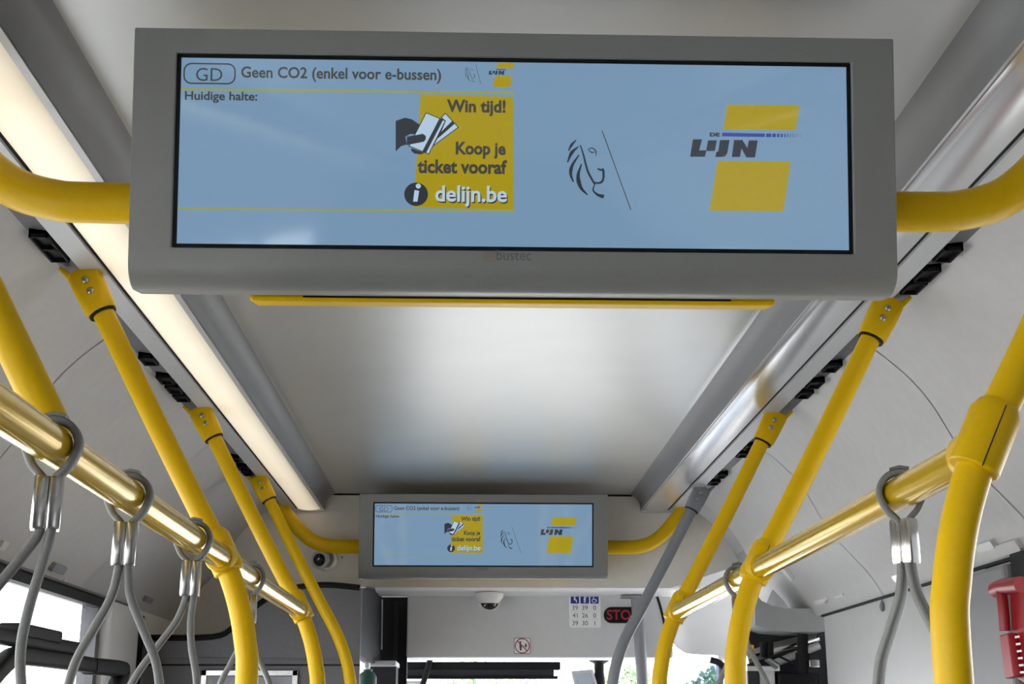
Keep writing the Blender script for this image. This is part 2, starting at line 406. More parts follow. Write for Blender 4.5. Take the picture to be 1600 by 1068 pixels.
tag(obj('trim_7', tube(smoothpath(sg, 4), .005, 8), M_BLACK), 'black curved seal right of the stop sign', kind='structure')
# black seal under the bulkhead on the cab side
tag(obj('trim_8', tube(smoothpath([Vector((p.x, YC + .006, p.z)) for p in lowc], 4), .012, 8), M_BLACK), 'black rubber seal curving over the cab partition', kind='structure')
# cab partition
YC = 4.80
cx1 = at(563, 1000, Y=YC).x
cab = tag(obj('wall_cab', poly_y([(-1.2, .3), (cx1, .3), (cx1, lowc[-1].z)] + [(p.x, p.z) for p in smoothpath(lowc, 4)[::-1]], YC, YC + .025), M_CAB), 'dark grey driver cab partition', kind='structure')
bm = bmesh.new(); A = [bm.verts.new((p.x, YC, p.z - .004)) for p in smoothpath(lowc, 4)]; Bv = [bm.verts.new((p.x, YE + .01, p.z + .002)) for p in smoothpath([Vector((max(-1.2, l.x), 0, l.z)) for l in low[1:]], 4)]
for i in range(len(A) - 1): bm.faces.new((A[i], A[i + 1], Bv[i + 1], Bv[i]))
solid(obj('cab_hood', bm, M_BULK, cab, smooth=True, angle=80), .006)
zz = at(440, 1028, Y=YC).z
obj('ledge', bx(-1.17, cx1, YC - .008, YC + .002, zz - .006, zz), M_CAB, cab, bevel=.002)
zz = at(440, 1037, Y=YC).z
obj('groove', bx(-1.17, cx1, YC - .002, YC + .002, zz - .006, zz), M_BLACK, cab)
tag(obj('trim_14', bx(-1.215, -1.2, YC - .02, YE, H + .15, H + .40), M_BULK), 'pale grey end face where the left cove meets the cab', kind='structure')
# cab corner cabinet, dark slot, shelf
q0, q1 = at(565, 920, Y=YC), at(597, 920, Y=5.75)
zc0 = at(580, 1031, Y=5.2).z
cabn = empty('corner_cabinet', (q0.x, YC, zc0))
tag(cabn, 'charcoal cabinet at the right edge of the cab partition', 'cabinet')
bm = bmesh.new(); pts = [(q0.x - .03, YC + .03), (q0.x, YC + .03), (q1.x, 5.75), (q1.x - .05, 5.75)]
A = [bm.verts.new((x, y, zc0)) for x, y in pts]; Bv = [bm.verts.new((x, y, lowc[-1].z + (y - YC) * .094)) for x, y in pts]
bm.faces.new(A[::-1]); bm.faces.new(Bv)
for i in range(4): bm.faces.new((A[i], A[(i + 1) % 4], Bv[(i + 1) % 4], Bv[i]))
obj('body', bm, M_DARK, cabn)
obj('edge_strip', tube([at(597, 936, Y=5.74), at(596, 1014, Y=5.74)], .004, 8), M_STRIP, cabn)
obj('shelf', bx(q0.x - .02, at(622, 1030, Y=5.6).x, 5.45, 5.74, at(600, 1040, Y=5.5).z, at(600, 1032, Y=5.5).z), M_STRIP, cabn, bevel=.004)
obj('lower_body', bx(q0.x - .02, at(620, 1030, Y=5.6).x, 5.56, 5.74, .9, at(600, 1040, Y=5.5).z), M_DARK, cabn)
tag(obj('trim_9', bx(at(597, 950, Y=5.84).x, at(638, 950, Y=5.84).x, 5.80, 5.86, .9, H + zl), M_BLACK), 'black upright left of the pale destination panel', kind='structure')
tag(obj('trim_10', bx(at(616, 950, Y=5.78).x, at(622, 950, Y=5.78).x, 5.77, 5.79, H + .2, H + zl - .02), M_DARK), 'charcoal strip on the black upright', kind='structure')

# ------------------------------------------------------------------ right front: corner cover, soffit, door wall
# bulging white corner cover right of the destination panel
bm = bmesh.new(); G = []
nu, nv = 14, 12
for i in range(nu + 1):
    a = i / nu; x = .72 + .50 * a; row = []
    k = min(1, math.sin(min(1, a * 2.2 + .12) * math.pi / 2))
    for j in range(nv + 1):
        b = math.radians(90 * j / nv)
        y = YE + .03 + .62 * math.sin(b) * (.45 + .55 * k)
        z = .60 - (.30 * k) * (1 - math.cos(b)) ** .9 - .02 * a
        row.append(bm.verts.new((x, y, H + z)))
    G.append(row)
for i in range(nu):
    for j in range(nv): bm.faces.new((G[i][j], G[i + 1][j], G[i + 1][j + 1], G[i][j + 1]))
cv = tag(obj('trim_11', bm, M_WHITE, smooth=True, angle=80), 'white bulging corner cover at the front right', kind='structure'); solid(cv, .008, 1)
YS = 4.92
sp = [at(u, v, Y=YS) for u, v in ((1180, 925), (1190, 938), (1207, 946), (1230, 950), (1288, 950), (1288, 986), (1240, 987), (1205, 984), (1180, 976))]
out = [(p.x, p.z) for p in sp]
tag(obj('trim_12', poly_y(out, YS, YS + .30), M_SOFF), 'grey soffit box above the front door', kind='structure')
# right wall panel: pale boarding with a small drop-shaped hook
ywe = at(1287, 960, X=1.2).y; ypo = at(1522, 960, X=1.2).y; ypn = at(1578, 960, X=1.17).y
wr = walls[1]
obj('side_panel', bx(1.2, 1.25, ypo - .1, ywe, .85, H + .372), M_WHITE, wr)
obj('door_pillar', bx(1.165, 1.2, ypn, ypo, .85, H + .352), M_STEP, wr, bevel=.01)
obj('black_seal', bx(1.175, 1.21, ypn - .10, ypn - .02, .85, H + .37), M_BLACK, wr)
obj('wall_edge', extrude_y([(1.19, .362), (1.19, .369), (1.205, .369), (1.205, .362)], 1.5, ywe, True), M_BLACK, wr)
obj('outer_fill', bx(1.205, 1.25, 2.82, ypo, .85, H + .372), M_WHITE, wr)
hk = at(1381, 946, X=1.2)
bm = bmesh.new(); add_lathe(bm, [(0, -.018), (.006, -.014), (.009, -.004), (.007, .006), (.002, .016), (0, .02)], (1.195, hk.y, hk.z), (0, 0, 1), 12)
tag(obj('wall_hook', bm, M_GREYP, smooth=True), 'tiny grey drop-shaped hook on the white panel at right', 'hook')

# cove clips and mouldings
def clip(u, v, lx, lz, th, m, name='panel_clip', rot=0):
    p, nrm = cove_hit(u, v, 0)
    if p is None: return
    s = -1 if u < 731 else 1
    t = Vector((0, 1, 0)); w = nrm.cross(t)
    if rot: t = Matrix.Rotation(rot, 3, nrm) @ t; w = nrm.cross(t)
    bm = bmesh.new()
    add_sweep(bm, [p + nrm * -.002, p + nrm * th], rrect(lx, lz, min(lx, lz) * .5), ref=t)
    obj(name, bm, m, walls[s])
clip(88, 886, .055, .012, .012, M_GREYP, 'recessed_catch'); clip(65, 878, .022, .010, .010, M_PANEL, 'recessed_catch')  # darker grey of the long catch stands for the shadow in it
clip(64, 891, .012, .004, .004, M_PANEL); clip(101, 905, .012, .004, .004, M_PANEL); clip(3, 850, .02, .012, .008, M_PANEL)
clip(229, 935, .05, .010, .012, M_GREYP, 'recessed_catch'); clip(335, 950, .09, .008, .004, M_GREYP, 'moulding')  # catch coloured darker in place of its shadow
clip(1233, 893, .028, .011, .014, M_LIP, rot=1.2); clip(1285, 937, .06, .008, .014, M_LIP); clip(1408, 899, .04, .010, .014, M_LIP)  # clips coloured white to carry their specular highlights
clip(1312, 930, .05, .004, .004, M_PANEL); clip(1570, 856, .10, .014, .012, M_COVE, 'recessed_catch'); clip(1545, 850, .05, .010, .014, M_WHITE)
clip(1530, 896, .05, .008, .004, M_PANEL); clip(1551, 863, .012, .004, .004, M_BAND)

# ------------------------------------------------------------------ displays
LION = [((.001, .0035, .0015), [(.0743, .0283), (.0686, .0219), (.0646, .0143)]), ((.0012, .0045, .0015), [(.0771, .0198), (.0686, .0118), (.0634, -.0003)]),
 ((.0015, .0045, .0017), [(.0779, .0094), (.0694, -.004), (.0674, -.0149), (.0707, -.0249)]), ((.0015, .0055, .0015), [(.0809, -.0021), (.0766, -.0173), (.0799, -.0316), (.0884, -.0411)]),
 ((.0015, .0027, .0025), [(.0793, .0218), (.0831, .01), (.0883, -.0101), (.0943, -.0222), (.0978, -.0276)]), ((.0022, .0027, .003), [(.0961, -.0257), (.1043, -.0256), (.108, -.0205), (.1083, -.0099)]),
 ((.0035, .0025, .002), [(.1088, -.0086), (.1048, -.0094), (.1008, -.0077)]), ((.0012, .0022, .005), [(.0978, -.0271), (.0953, -.0347), (.101, -.0407), (.1087, -.0431)]),
 ((.0008, .0015, .0008), [(.0888, .0166), (.0943, .018), (.099, .014), (.0988, .0082)]), ((.0008, .0015, .0008), [(.0893, .0161), (.0935, .0126), (.0983, .0132)])]
L_ = [(.2203, .0307), (.2319, .0308), (.228, .0168), (.2373, .0169), (.2352, .0088), (.2167, .0086)]
I_ = [(.2394, .0296), (.2504, .0298), (.2478, .0163), (.2368, .0161)]
J_ = [(.2544, .0303), (.2665, .0305), (.2633, .0134), (.2603, .0096), (.256, .0088), (.2485, .0087), (.2496, .015), (.2521, .0158)]
N_ = [(.272, .0305), (.2826, .0307), (.2888, .0201), (.2906, .0303), (.3019, .0304), (.2982, .0088), (.2874, .0086), (.2812, .02), (.2794, .0091), (.2691, .0089)]
HAND = [(-.1506, .0492), (-.1388, .0535), (-.1305, .0515), (-.12, .0442), (-.125, .0325), (-.1323, .0329), (-.1385, .0292), (-.1363, .0197), (-.1435, .0175), (-.1501, .0107)]
FING = [(-.1364, .0292), (-.1167, .0331), (-.113, .0306), (-.1129, .0263), (-.1156, .0231), (-.1363, .0187)]
LOWF = [(-.1311, .0151), (-.1144, .0094), (-.1185, .0073), (-.1268, .0082), (-.1306, .0113)]
C1 = [(-.1129, .0598), (-.0889, .0499), (-.1092, .0078), (-.1336, .0176)]
C2 = [(-.089, .0595), (-.0728, .0421), (-.1041, .018), (-.0949, .035), (-.0889, .0499), (-.0941, .0541)]
ST1 = [(-.0962, .053), (-.0916, .0512), (-.1123, .0095), (-.1171, .0111)]
ST2 = [(-.0805, .05), (-.077, .0467), (-.098, .0276), (-.096, .034)]
def xf(pts, x0, z0, k): return [((x - .2862) * k + x0, (z - .0085) * k + z0) for x, z in pts]
def grow(pts, d):
    cx = sum(p[0] for p in pts) / len(pts); cz = sum(p[1] for p in pts) / len(pts)
    return [(x + math.copysign(d, x - cx), z + math.copysign(d, z - cz)) for x, z in pts]
def outline_bm(pts, w, y):
    bm = bmesh.new(); n = len(pts)
    for i in range(n):
        a, b = pts[i], pts[(i + 1) % n]
        d = Vector((b[0] - a[0], b[1] - a[1])); q = Vector((-d.y, d.x)).normalized() * w / 2; e = d.normalized() * w / 3
        add_poly(bm, [(a[0] + q.x - e.x, a[1] + q.y - e.y), (b[0] + q.x + e.x, b[1] + q.y + e.y), (b[0] - q.x + e.x, b[1] - q.y + e.y), (a[0] - q.x - e.x, a[1] - q.y - e.y)], y)
    return bm
def make_display(loc, label):
    t = empty('information_display', loc, (math.radians(11), 0, 0)); tag(t, label, 'screen', 'passenger information displays')
    W, HT = .4752, .1624
    sx0, sx1, sz0, sz1 = -.419, .4172, -.1094, .1279
    # casing: one closed shell with a rounded lower front edge and a recessed screen opening
    bm = bmesh.new()
    zf = -HT + .03
    sec = [(0, HT), (0, zf)] + [(.030 - .030 * math.cos(math.radians(a)), zf - .030 * math.sin(math.radians(a))) for a in range(15, 91, 15)] + [(.070, -HT), (.070, HT)]
    A = [bm.verts.new((-W, y, z)) for y, z in sec]; Bv = [bm.verts.new((W, y, z)) for y, z in sec]
    bm.faces.new(A[::-1]); bm.faces.new(Bv)
    for i in range(1, len(sec)): j = (i + 1) % len(sec); bm.faces.new((A[i], Bv[i], Bv[j], A[j]))
    outer = [A[0], Bv[0], Bv[1], A[1]]; hole = [(sx0 - .003, sz1 + .003), (sx1 + .003, sz1 + .003), (sx1 + .003, sz0 - .003), (sx0 - .003, sz0 - .003)]
    I0 = [bm.verts.new((x, 0, z)) for x, z in hole]; I1 = [bm.verts.new((x, .010, z)) for x, z in hole]
    for i in range(4): j = (i + 1) % 4; bm.faces.new((outer[i], outer[j], I0[j], I0[i])); bm.faces.new((I0[i], I0[j], I1[j], I1[i]))
    bm.faces.new(I1)
    bmesh.ops.remove_doubles(bm, verts=bm.verts, dist=1e-5)
    obj('casing', bm, M_HOUSE, t, smooth=True, local=True, angle=25, bevel=.0022)
    obj('bezel_edge', outline_bm([(sx0 - .0005, sz0 - .0005), (sx1 + .0005, sz0 - .0005), (sx1 + .0005, sz1 + .0005), (sx0 - .0005, sz1 + .0005)], .0055, .0030), M_BLACK, t, local=True)
    panel = obj('screen_panel', flat([[(sx0, sz0), (sx1, sz0), (sx1, sz1), (sx0, sz1)]], .0036), E_BG, t, local=True)
    y1, y2, y3, y4 = .0032, .0029, .0026, .0023
    def pr(name, bm, m): return obj(name, bm, m, panel, smooth='keep', local=True)
    pr('route_box', outline_bm(rpts(-.4132, -.3504, .0934, .1184, .009), .0018, y1), E_GREY)
    pr('lettering', text_bm('GD', -.3985, -.3660, .0965, .1130, y1, -.004), E_GREY)
    pr('lettering', text_bm('Geen CO2 (enkel voor e-bussen)', -.343, -.0947, .0970, .1160, y1, .022), E_GREY)
    pr('lettering', text_bm('Huidige halte:', -.4115, -.3223, .0690, .0835, y1, .022), E_GREY)
    pr('rule', flat([[(sx0, .0845), (-.003, .0858), (-.003, .0882), (sx0, .0869)]], y1), E_LINE)
    pr('rule', flat([[(sx0, -.0648), (-.001, -.0638), (-.001, -.0617), (sx0, -.0627)]], y1), E_LINE)
    pr('advert_field', flat([[(-.12, .0835), (-.0045, .0818), (-.0037, -.061), (-.127, -.0591)]], y1), E_YEL)
    pr('lettering', text_bm('Win tijd!', -.0873, -.014, .0560, .0775, y2, .036), E_GREY)
    pr('lettering', text_bm('Koop je', -.0757, -.0136, .0025, .0240, y2, .036), E_GREY)
    pr('lettering', text_bm('ticket vooraf', -.123, -.0119, -.0165, .0015, y2, .036), E_GREY)
    pr('lettering', text_bm('delijn.be', -.0992, -.0105, -.0598, -.0330, y2, .022), E_INK)
    pr('lettering', text_bm('delijn.be', -.1005, -.0117, -.0582, -.0312, y3, .02), E_WHT)
    pr('information_disc', flat([disc(-.1242, -.0428, .0147, 28)], y2), E_INK)
    pr('lettering', flat([[(-.1263, -.0375), (-.1205, -.0385), (-.1224, -.0520), (-.1278, -.0520)], disc(-.1216, -.0325, .0032, 14)], y3), E_WHT)
    pr('hand_icon', flat([HAND, LOWF], y2), E_INK)
    pr('card_icon', flat([C2], y2), E_WHT); pr('card_edge', outline_bm(C2, .0011, y3), E_INK); pr('card_stripe', flat([ST2], y3), E_INK)
    pr('card_icon', flat([C1], y3), E_WHT); pr('card_edge', outline_bm(C1, .0011, y4), E_INK); pr('card_stripe', flat([ST1], y4), E_INK)
    pr('hand_icon', flat([FING], .0020), E_INK)
    bm = bmesh.new()
    for ws, p in LION: add_stroke(bm, p, ws, y1)
    pr('lion_emblem', bm, E_INK)
    bm = bmesh.new(); add_stroke(bm, [(.1066, .0402), (.1424, -.0594)], (.0011, .0011, .0011), y1); pr('slash', bm, E_GREY)
    bm = bmesh.new()
    for ws, p in LION: add_stroke(bm, [((x - .0618) * .27 - .0654, (z + .0445) * .27 + .0999) for x, z in p], [w * .22 for w in ws], y1, 3)
    add_stroke(bm, [(-.0519, .1227), (-.0453, .0975)], (.0005, .0005, .0005), y1)
    pr('lion_emblem', bm, E_GREY)
    yt = [(.2639, .0756), (.3551, .076), (.3499, .0441), (.2589, .0438)]; yb = [(.2513, .0039), (.3429, .0042), (.3333, -.059), (.2405, -.0592)]
    pr('logo_field', flat([yt, yb], y1), E_YEL)
    pr('lettering', flat([L_, I_, J_, N_], y2), E_INK)
    pr('lettering', text_bm('DE', .2415, .2542, .0345, .0395, y2, .06), E_INK)
    bars = [[(.2572, .0397), (.3110, .0393), (.3105, .0348), (.2569, .0350)]]
    x = .3125
    for k in range(11):
        w = .0065 * (.72 ** k); bars.append([(x, .0393), (x + w, .0393), (x + w - .0004, .0348), (x - .0004, .0348)]); x += w + .0012 + .0002 * k
    pr('logo_bars', flat(bars, y2), E_BLUE)
    k = .232; q = lambda p: [((a - .2405) * k - .0300, (b + .0592) * k + .0938) for a, b in p]
    pr('logo_field', flat([q(yt), q(yb)], y1), E_YEL); pr('lettering', flat([q(L_), q(I_), q(J_), q(N_)], y2), E_INK); pr('logo_bars', flat([q(bars[0])] , y2), E_BLUE)
    # maker's mark on the lower bezel
    bm = bmesh.new()
    for i in range(5):
        for j in range(5): add_poly(bm, disc(-.0395 + i * .0032, -.1252 + j * .0028, .0009, 6), -.0004)
    obj('maker_mark', bm, M_LOGO2, t, smooth='keep', local=True)
    obj('maker_lettering', text_bm('bustec', -.0242, .0187, -.1245, -.1115, -.0004, .004), M_LOGO1, t, smooth='keep', local=True)
    # yellow carrier plate behind, showing below the casing
    bm = bmesh.new(); add_box(bm, -.338, .338, .072, .098, -.1600, .10); add_box(bm, -.338, .338, .072, .128, -.1695, -.160)
    obj('mount_plate', bm, M_YEL, t, local=True, bevel=.004)
    obj('mount_slot', bx(-.27, .28, .0715, .10, -.1645, -.1610), M_BLACK, t, local=True)
    return t
d1 = make_display((0, 1.542, H + .6713), 'large grey display hanging close to the camera, seen in full')
def copy_tree(o, parent=None):
    c = o.copy(); COL.objects.link(c); ORG[c.name] = ORG.get(o.name, Vector((0, 0, 0)))
    if parent is not None: c.parent = parent
    for ch in list(o.children): copy_tree(ch, c)
    return c
d2 = copy_tree(d1); d2.location = (0, 5.139, H + .6845)
d2['label'] = 'smaller-looking far display in front of the front bulkhead'
for dy, lab in ((1.68, 'thick yellow bent tube carrying the near display'), (5.275, 'yellow bent tube carrying the far display at the front bulkhead')):
    zb = .664
    half = [(.815, dy, H + .842), (.775, dy, H + .793), (.735, dy, H + .746), (.70, dy, H + .711), (.66, dy, H + .683), (.61, dy, H + .668), (.55, dy, H + zb)]
    path = [(-x, y, z) for x, y, z in half] + [(-.3, dy, H + zb), (0, dy, H + zb), (.3, dy, H + zb)] + half[::-1]
    tag(obj('display_rail', tube(smoothpath(path, 5), .0275, 28), M_YEL, smooth=True), lab, 'rail', 'display rails')

# ------------------------------------------------------------------ stanchions
PROF = [(.778, .800), (.76, .77), (.69, .64), (.62, .511), (.546, .378), (.499, .295), (.466, .216), (.448, .143), (.441, .07), (.44, -.2), (.44, -.8), (.44, -1.5)]
def stanchion(s, Y, label, m=M_YEL, name='grab_pole', cut=None, clamp=None, group=None):
    t = empty(name, (s * .44, Y, 0 if cut is None else H + .28)); tag(t, label, 'pole', group)
    pr = [p for p in PROF if cut is None or p[1] >= cut]
    path = smoothpath([(s * x, Y, H + z) for x, z in pr], 6)
    obj('tube', tube(path, .0198, 24), m, t, smooth=True)
    # bracket: from a wide flat head narrowing to a round collar
    ax = Vector((s * (.69 - .778), 0, .64 - .80)).normalized(); o = Vector((s * .790, Y, H + .822))
    nf = Vector((-s * .16, 0, -.088)).normalized()          # the face that looks to the aisle
    bm = bmesh.new(); rings = []
    yv = Vector((0, 1, 0)); nv = ax.cross(yv).normalized()
    for d, a, b, r in ((0, .016, .024, .006), (.012, .020, .030, .008), (.055, .0235, .030, .014), (.086, .0265, .0285, .022), (.093, .0255, .027, .022)):
        rings.append([bm.verts.new(o + ax * d + yv * u + nv * w) for u, w in rrect(a, b, min(r, a - .001, b - .001), 5)])
    for r0, r1 in zip(rings, rings[1:]):
        n = len(r0)
        for j in range(n): bm.faces.new((r0[j], r0[(j + 1) % n], r1[(j + 1) % n], r1[j]))
    bm.faces.new(rings[0][::-1]); bm.faces.new(rings[-1])
    # the horn that hooks into the vent band
    add_sweep(bm, [o + nv * (s * .020) + ax * .014, o + nv * (s * .027) + ax * -.006, o + nv * (s * .034) + ax * -.024], rrect(.013, .007, .003, 2), ref=yv, scale=[1, .8, .5])
    br = obj('bracket', bm, m, t, smooth=True, angle=45)
    obj('collar', tube([o + ax * .091, o + ax * .097], .0255, 24), M_BLACK, t, smooth=True)
    face = -yv
    for d in (.028, .052):
        c = o + ax * d + face * .0215
        obj('screw', lathe([(0, .0045), (.0025, .0045), (.003, .0052), (.0055, .0044), (.0072, .0018), (.0075, -.002)], c, face, 14), M_SCREW, br, smooth=True)
    if clamp:
        # cast clamp: a sleeve round the pole and a socket for the handrail
        p = Vector((s * .4975, Y, H + .2925)); k = Vector((s * (.546 - .466), 0, .378 - .216)).normalized()
        bm = bmesh.new(); add_sweep(bm, [p - k * .036, p - k * .034, p + k * .030, p + k * .042], circ(.0275, 24), scale=[.93, 1, 1, .8])
        for e in clamp:
            add_sweep(bm, [p + Vector((-s * .004, e * .006, -.010)), p + Vector((-s * .004, e * .040, -.011)), p + Vector((-s * .004, e * .046, -.011))], circ(.0275, 24), scale=[1.0, .95, .86])
        cl = obj('clamp', bm, m, t, smooth=True)
        obj('clamp_seam', tube([p - k * .037 + Vector((0, -.0278, 0)), p + k * .036 + Vector((0, -.0272, 0))], .0007, 6), M_DARK, cl)
    return t
gp = 'yellow grab poles along the aisle'
stanchion(-1, 1.44, 'thick yellow slanting pole ending on the left handrail, nearest on the left', cut=.29)
stanchion(-1, 2.43, 'yellow pole clamped to the left handrail under the bracket beside the near display', clamp=(-1, 1), group=gp)
stanchion(-1, 3.577, 'yellow pole that meets the far end of the left handrail', clamp=(-1,), group=gp)
stanchion(-1, 4.62, 'thin yellow pole in front of the round wall camera, without a handrail', group=gp)
stanchion(1, 1.40, 'thick yellow pole with a big clamp at the near end of the right handrail', clamp=(1,), group=gp)
stanchion(1, 2.56, 'yellow pole clamped to the middle of the right handrail', clamp=(-1, 1), group=gp)
stanchion(1, 3.59, 'yellow pole that meets the far end of the right handrail', clamp=(-1,), group=gp)
stanchion(1, 4.80, 'grey bent pole crossing in front of the red stop sign', m=M_GREYP, name='grey_pole')
# grey upright by the stop sign
g0 = at(994, 917, Y=5.55); gt = empty('grey_upright', (g0.x, 5.55, 0)); tag(gt, 'straight grey upright with a flat top flange behind the grey bent pole', 'pole')
obj('tube', tube([(at(1004, 1068, Y=5.55).x, 5.55, 0), at(1004, 1068, Y=5.55), at(1000, 1000, Y=5.55), (g0.x, 5.55, H + zl - .02)], .024, 20), M_GREYP, gt, smooth=True)
bm = bmesh.new(); add_sweep(bm, [(g0.x - .01, 5.55, H + zl - .024), (g0.x - .01, 5.55, H + zl - .015)], rrect(.055, .03, .02), ref=(1, 0, 0))
obj('flange', bm, M_GREYP, gt)
# handrails
for s, y0, y1, lab in ((-1, -.45, 3.56, 'long glossy yellow handrail at left carrying four hanging straps'), (1, 1.43, 3.57, 'glossy yellow handrail at right between three yellow poles')):
    x = s * .4925; z = H + .2815
    h = empty('handrail', (x, (y0 + y1) / 2, z)); tag(h, lab, 'handrail')
    obj('tube', tube([(x, y0, z), (x, (y0 + y1) / 2, z), (x, y1, z)], .0205, 32), M_YELG, h, smooth=True)
    obj('end_cap', lathe([(.0205, 0), (.018, .006), (0, .008)], (x, y1, z), (0, 1, 0), 20), M_YEL, h, smooth=True)

# ------------------------------------------------------------------ strap hangers
def strap(px, label, group, down, twist=0):
    s = -1 if px[0] < 731 else 1
    x = s * .4925; z = H + .2815
    y = at(px[0], px[1], X=x).y
    t = empty('strap_hanger', (x, y, z)); tag(t, label, 'strap', group)
    Rm = Matrix.Rotation(twist, 3, 'Z'); Rr = Matrix.Rotation(twist * .3, 3, 'Z')
    def Q(a, b, c): return Vector((x, y, z)) + Rr @ Vector((a, c, b))
    def P(a, b, c): return Vector((x, y, z)) + Rm @ Vector((a, c, b))
    band = rrect(.0085, .0042, .003, 2)
    r = .0265
    ring = [Q(.0055, -.050, 0), Q(.0065, -.036, 0), Q(.0175, -.0235, 0)]
    for a in range(-30, 211, 20): ring.append(Q(r * math.cos(math.radians(a)), r * math.sin(math.radians(a)), 0))
    ring += [Q(-.0175, -.0235, 0), Q(-.0065, -.036, 0), Q(-.0055, -.050, 0)]
    bm = bmesh.new(); add_sweep(bm, smoothpath(ring, 4), band, ref=Rr @ Vector((0, 1, 0)))
    obj('loop', bm, M_STRAP, t, smooth=True, angle=60)
    bm = bmesh.new(); add_sweep(bm, [Q(-.012, .0295, 0), Q(.0, .0325, 0), Q(.012, .0300, 0)], rrect(.0085, .002, .0015, 2), ref=Rr @ Vector((0, 1, 0)))
    obj('buckle', bm, M_STRAP, t)
    # folded chrome ferrule: two rolled halves pressed together
    bm = bmesh.new()
    zt, zb = -.034, -.089
    for sg in (-1, 1):
        add_sweep(bm, [P(sg * .0072, zt, 0), P(sg * .0074, zt - .003, 0), P(sg * .0074, zb + .003, 0), P(sg * .0072, zb, 0)], rrect(.0108, .0076, .003, 3), ref=Rm @ Vector((0, 1, 0)), scale=[.93, 1, 1, .93])
    obj('ferrule', bm, M_CHROME, t, smooth=True, angle=50)
    bm = bmesh.new()
    for sg, pts in zip((-1, 1), down):
        path = [P(sg * .0055, zb + .012, 0), P(sg * .0058, zb - .004, 0)] + [P(a_, b_ + .022, c_) for a_, b_, c_ in pts]
        add_sweep(bm, smoothpath(path, 6), rrect(.0085, .0052, .004, 3), ref=Rm @ Vector((0, 1, 0)))
    obj('grip_loop', bm, M_STRAP, t, smooth=True, angle=60)
def drop(w=.06, k=1):
    return ([(-.012 * k, -.15, 0), (-.03 * k, -.19, 0), (-.05 * k, -.235, 0), (-w, -.30, 0), (-w, -.345, 0), (-.045, -.372, 0), (0, -.376, 0)],
            [(.012 * k, -.15, 0), (.03 * k, -.19, 0), (.05 * k, -.235, 0), (w, -.30, 0), (w, -.345, 0), (.045, -.372, 0), (0, -.376, 0)])
sgp = 'hanging straps on the handrails'
strap((85, 668), 'largest grey strap with chrome clip, first on the left handrail', sgp, ([(-.02, -.14, 0), (-.05, -.185, 0), (-.08, -.235, 0), (-.10, -.30, 0), (-.10, -.35, 0), (-.07, -.375, 0)], [(.002, -.14, 0), (-.008, -.19, 0), (-.012, -.235, 0), (-.006, -.30, 0), (-.02, -.35, 0), (-.06, -.376, 0)]), .3)
strap((203, 755), 'second grey strap from the left edge, hanging below the left handrail', sgp, drop(), .12)
strap((303, 828), 'third grey strap on the left handrail, just before its clamp', sgp, ([(-.018, -.15, 0), (-.045, -.19, 0), (-.074, -.235, 0), (-.10, -.30, 0), (-.10, -.345, 0), (-.085, -.372, 0)], [(.004, -.15, 0), (.008, -.19, 0), (.018, -.235, 0), (.024, -.30, 0), (.02, -.345, 0), (-.04, -.376, 0)]), .1)
strap((392, 888), 'fourth grey strap beyond the clamp, half hidden behind a yellow pole', sgp, drop(), .3)
strap((1408, 772), 'grey strap with chrome clip on the right handrail beside the big clamp', sgp, drop(), -.9)
strap((1153, 890), 'grey strap half hidden behind the middle pole on the right handrail', sgp, drop(), -.25)

# ------------------------------------------------------------------ cameras and signs
zc = H + zl - .012; c = at(765, 913, Y=5.47)
t = empty('dome_camera', (c.x, 5.47, zc)); tag(t, 'white dome camera hanging under the front bulkhead below the far display', 'camera')
obj('base', lathe([(0, 0), (.056, 0), (.058, -.006), (.056, -.014), (.045, -.032), (.036, -.042)], (c.x, 5.47, zc), (0, 0, 1), 32), M_WCAM, t, smooth=True)
obj('dome', lathe([(.036, -.038), (.034, -.05), (.026, -.061), (.014, -.067), (0, -.069)], (c.x, 5.47, zc), (0, 0, 1), 28), M_LENS, t, smooth=True)
bm = bmesh.new()
for k in (-1, 1): add_sweep(bm, [Vector((c.x + .040 * math.sin(a), 5.47 + k * .016, zc - .034 - .040 * math.cos(a) * .9)) for a in [math.radians(q) for q in range(-80, 81, 16)]], rrect(.004, .003, .001, 2), ref=(0, 1, 0))
obj('dome_guard', bm, M_WCAM, t, smooth=True)
c = at(505, 874, Y=YE - .002)
t = empty('wall_camera', c); tag(t, 'round grey camera on the bulkhead left of the far display', 'camera')
obj('mount', lathe([(0, 0), (.046, 0), (.046, .012), (.040, .022), (.034, .028)], c + Vector((.012, 0, 0)), (0, -1, 0), 28), M_BULK, t, smooth=True)
obj('housing', lathe([(.036, 0), (.036, .045), (.033, .052), (.027, .053), (.024, .048)], c + Vector((-.002, 0, 0)), (-.18, -1, -.12), 28), M_COVE, t, smooth=True)
obj('lens', lathe([(.026, .046), (.020, .050), (.008, .047), (0, .046)], c + Vector((-.002, 0, 0)), (-.18, -1, -.12), 24), M_LENS, t, smooth=True)
c = at(534, 870, Y=YE); tag(obj('bulkhead_screw', lathe([(0, .004), (.004, .003), (.005, 0)], c, (0, -1, 0), 10), M_SCREW, smooth=True), 'tiny screw head right of the round wall camera', 'screw')
def pp(u, v): p = at(u, v, Y=YP); return p.x, p.z
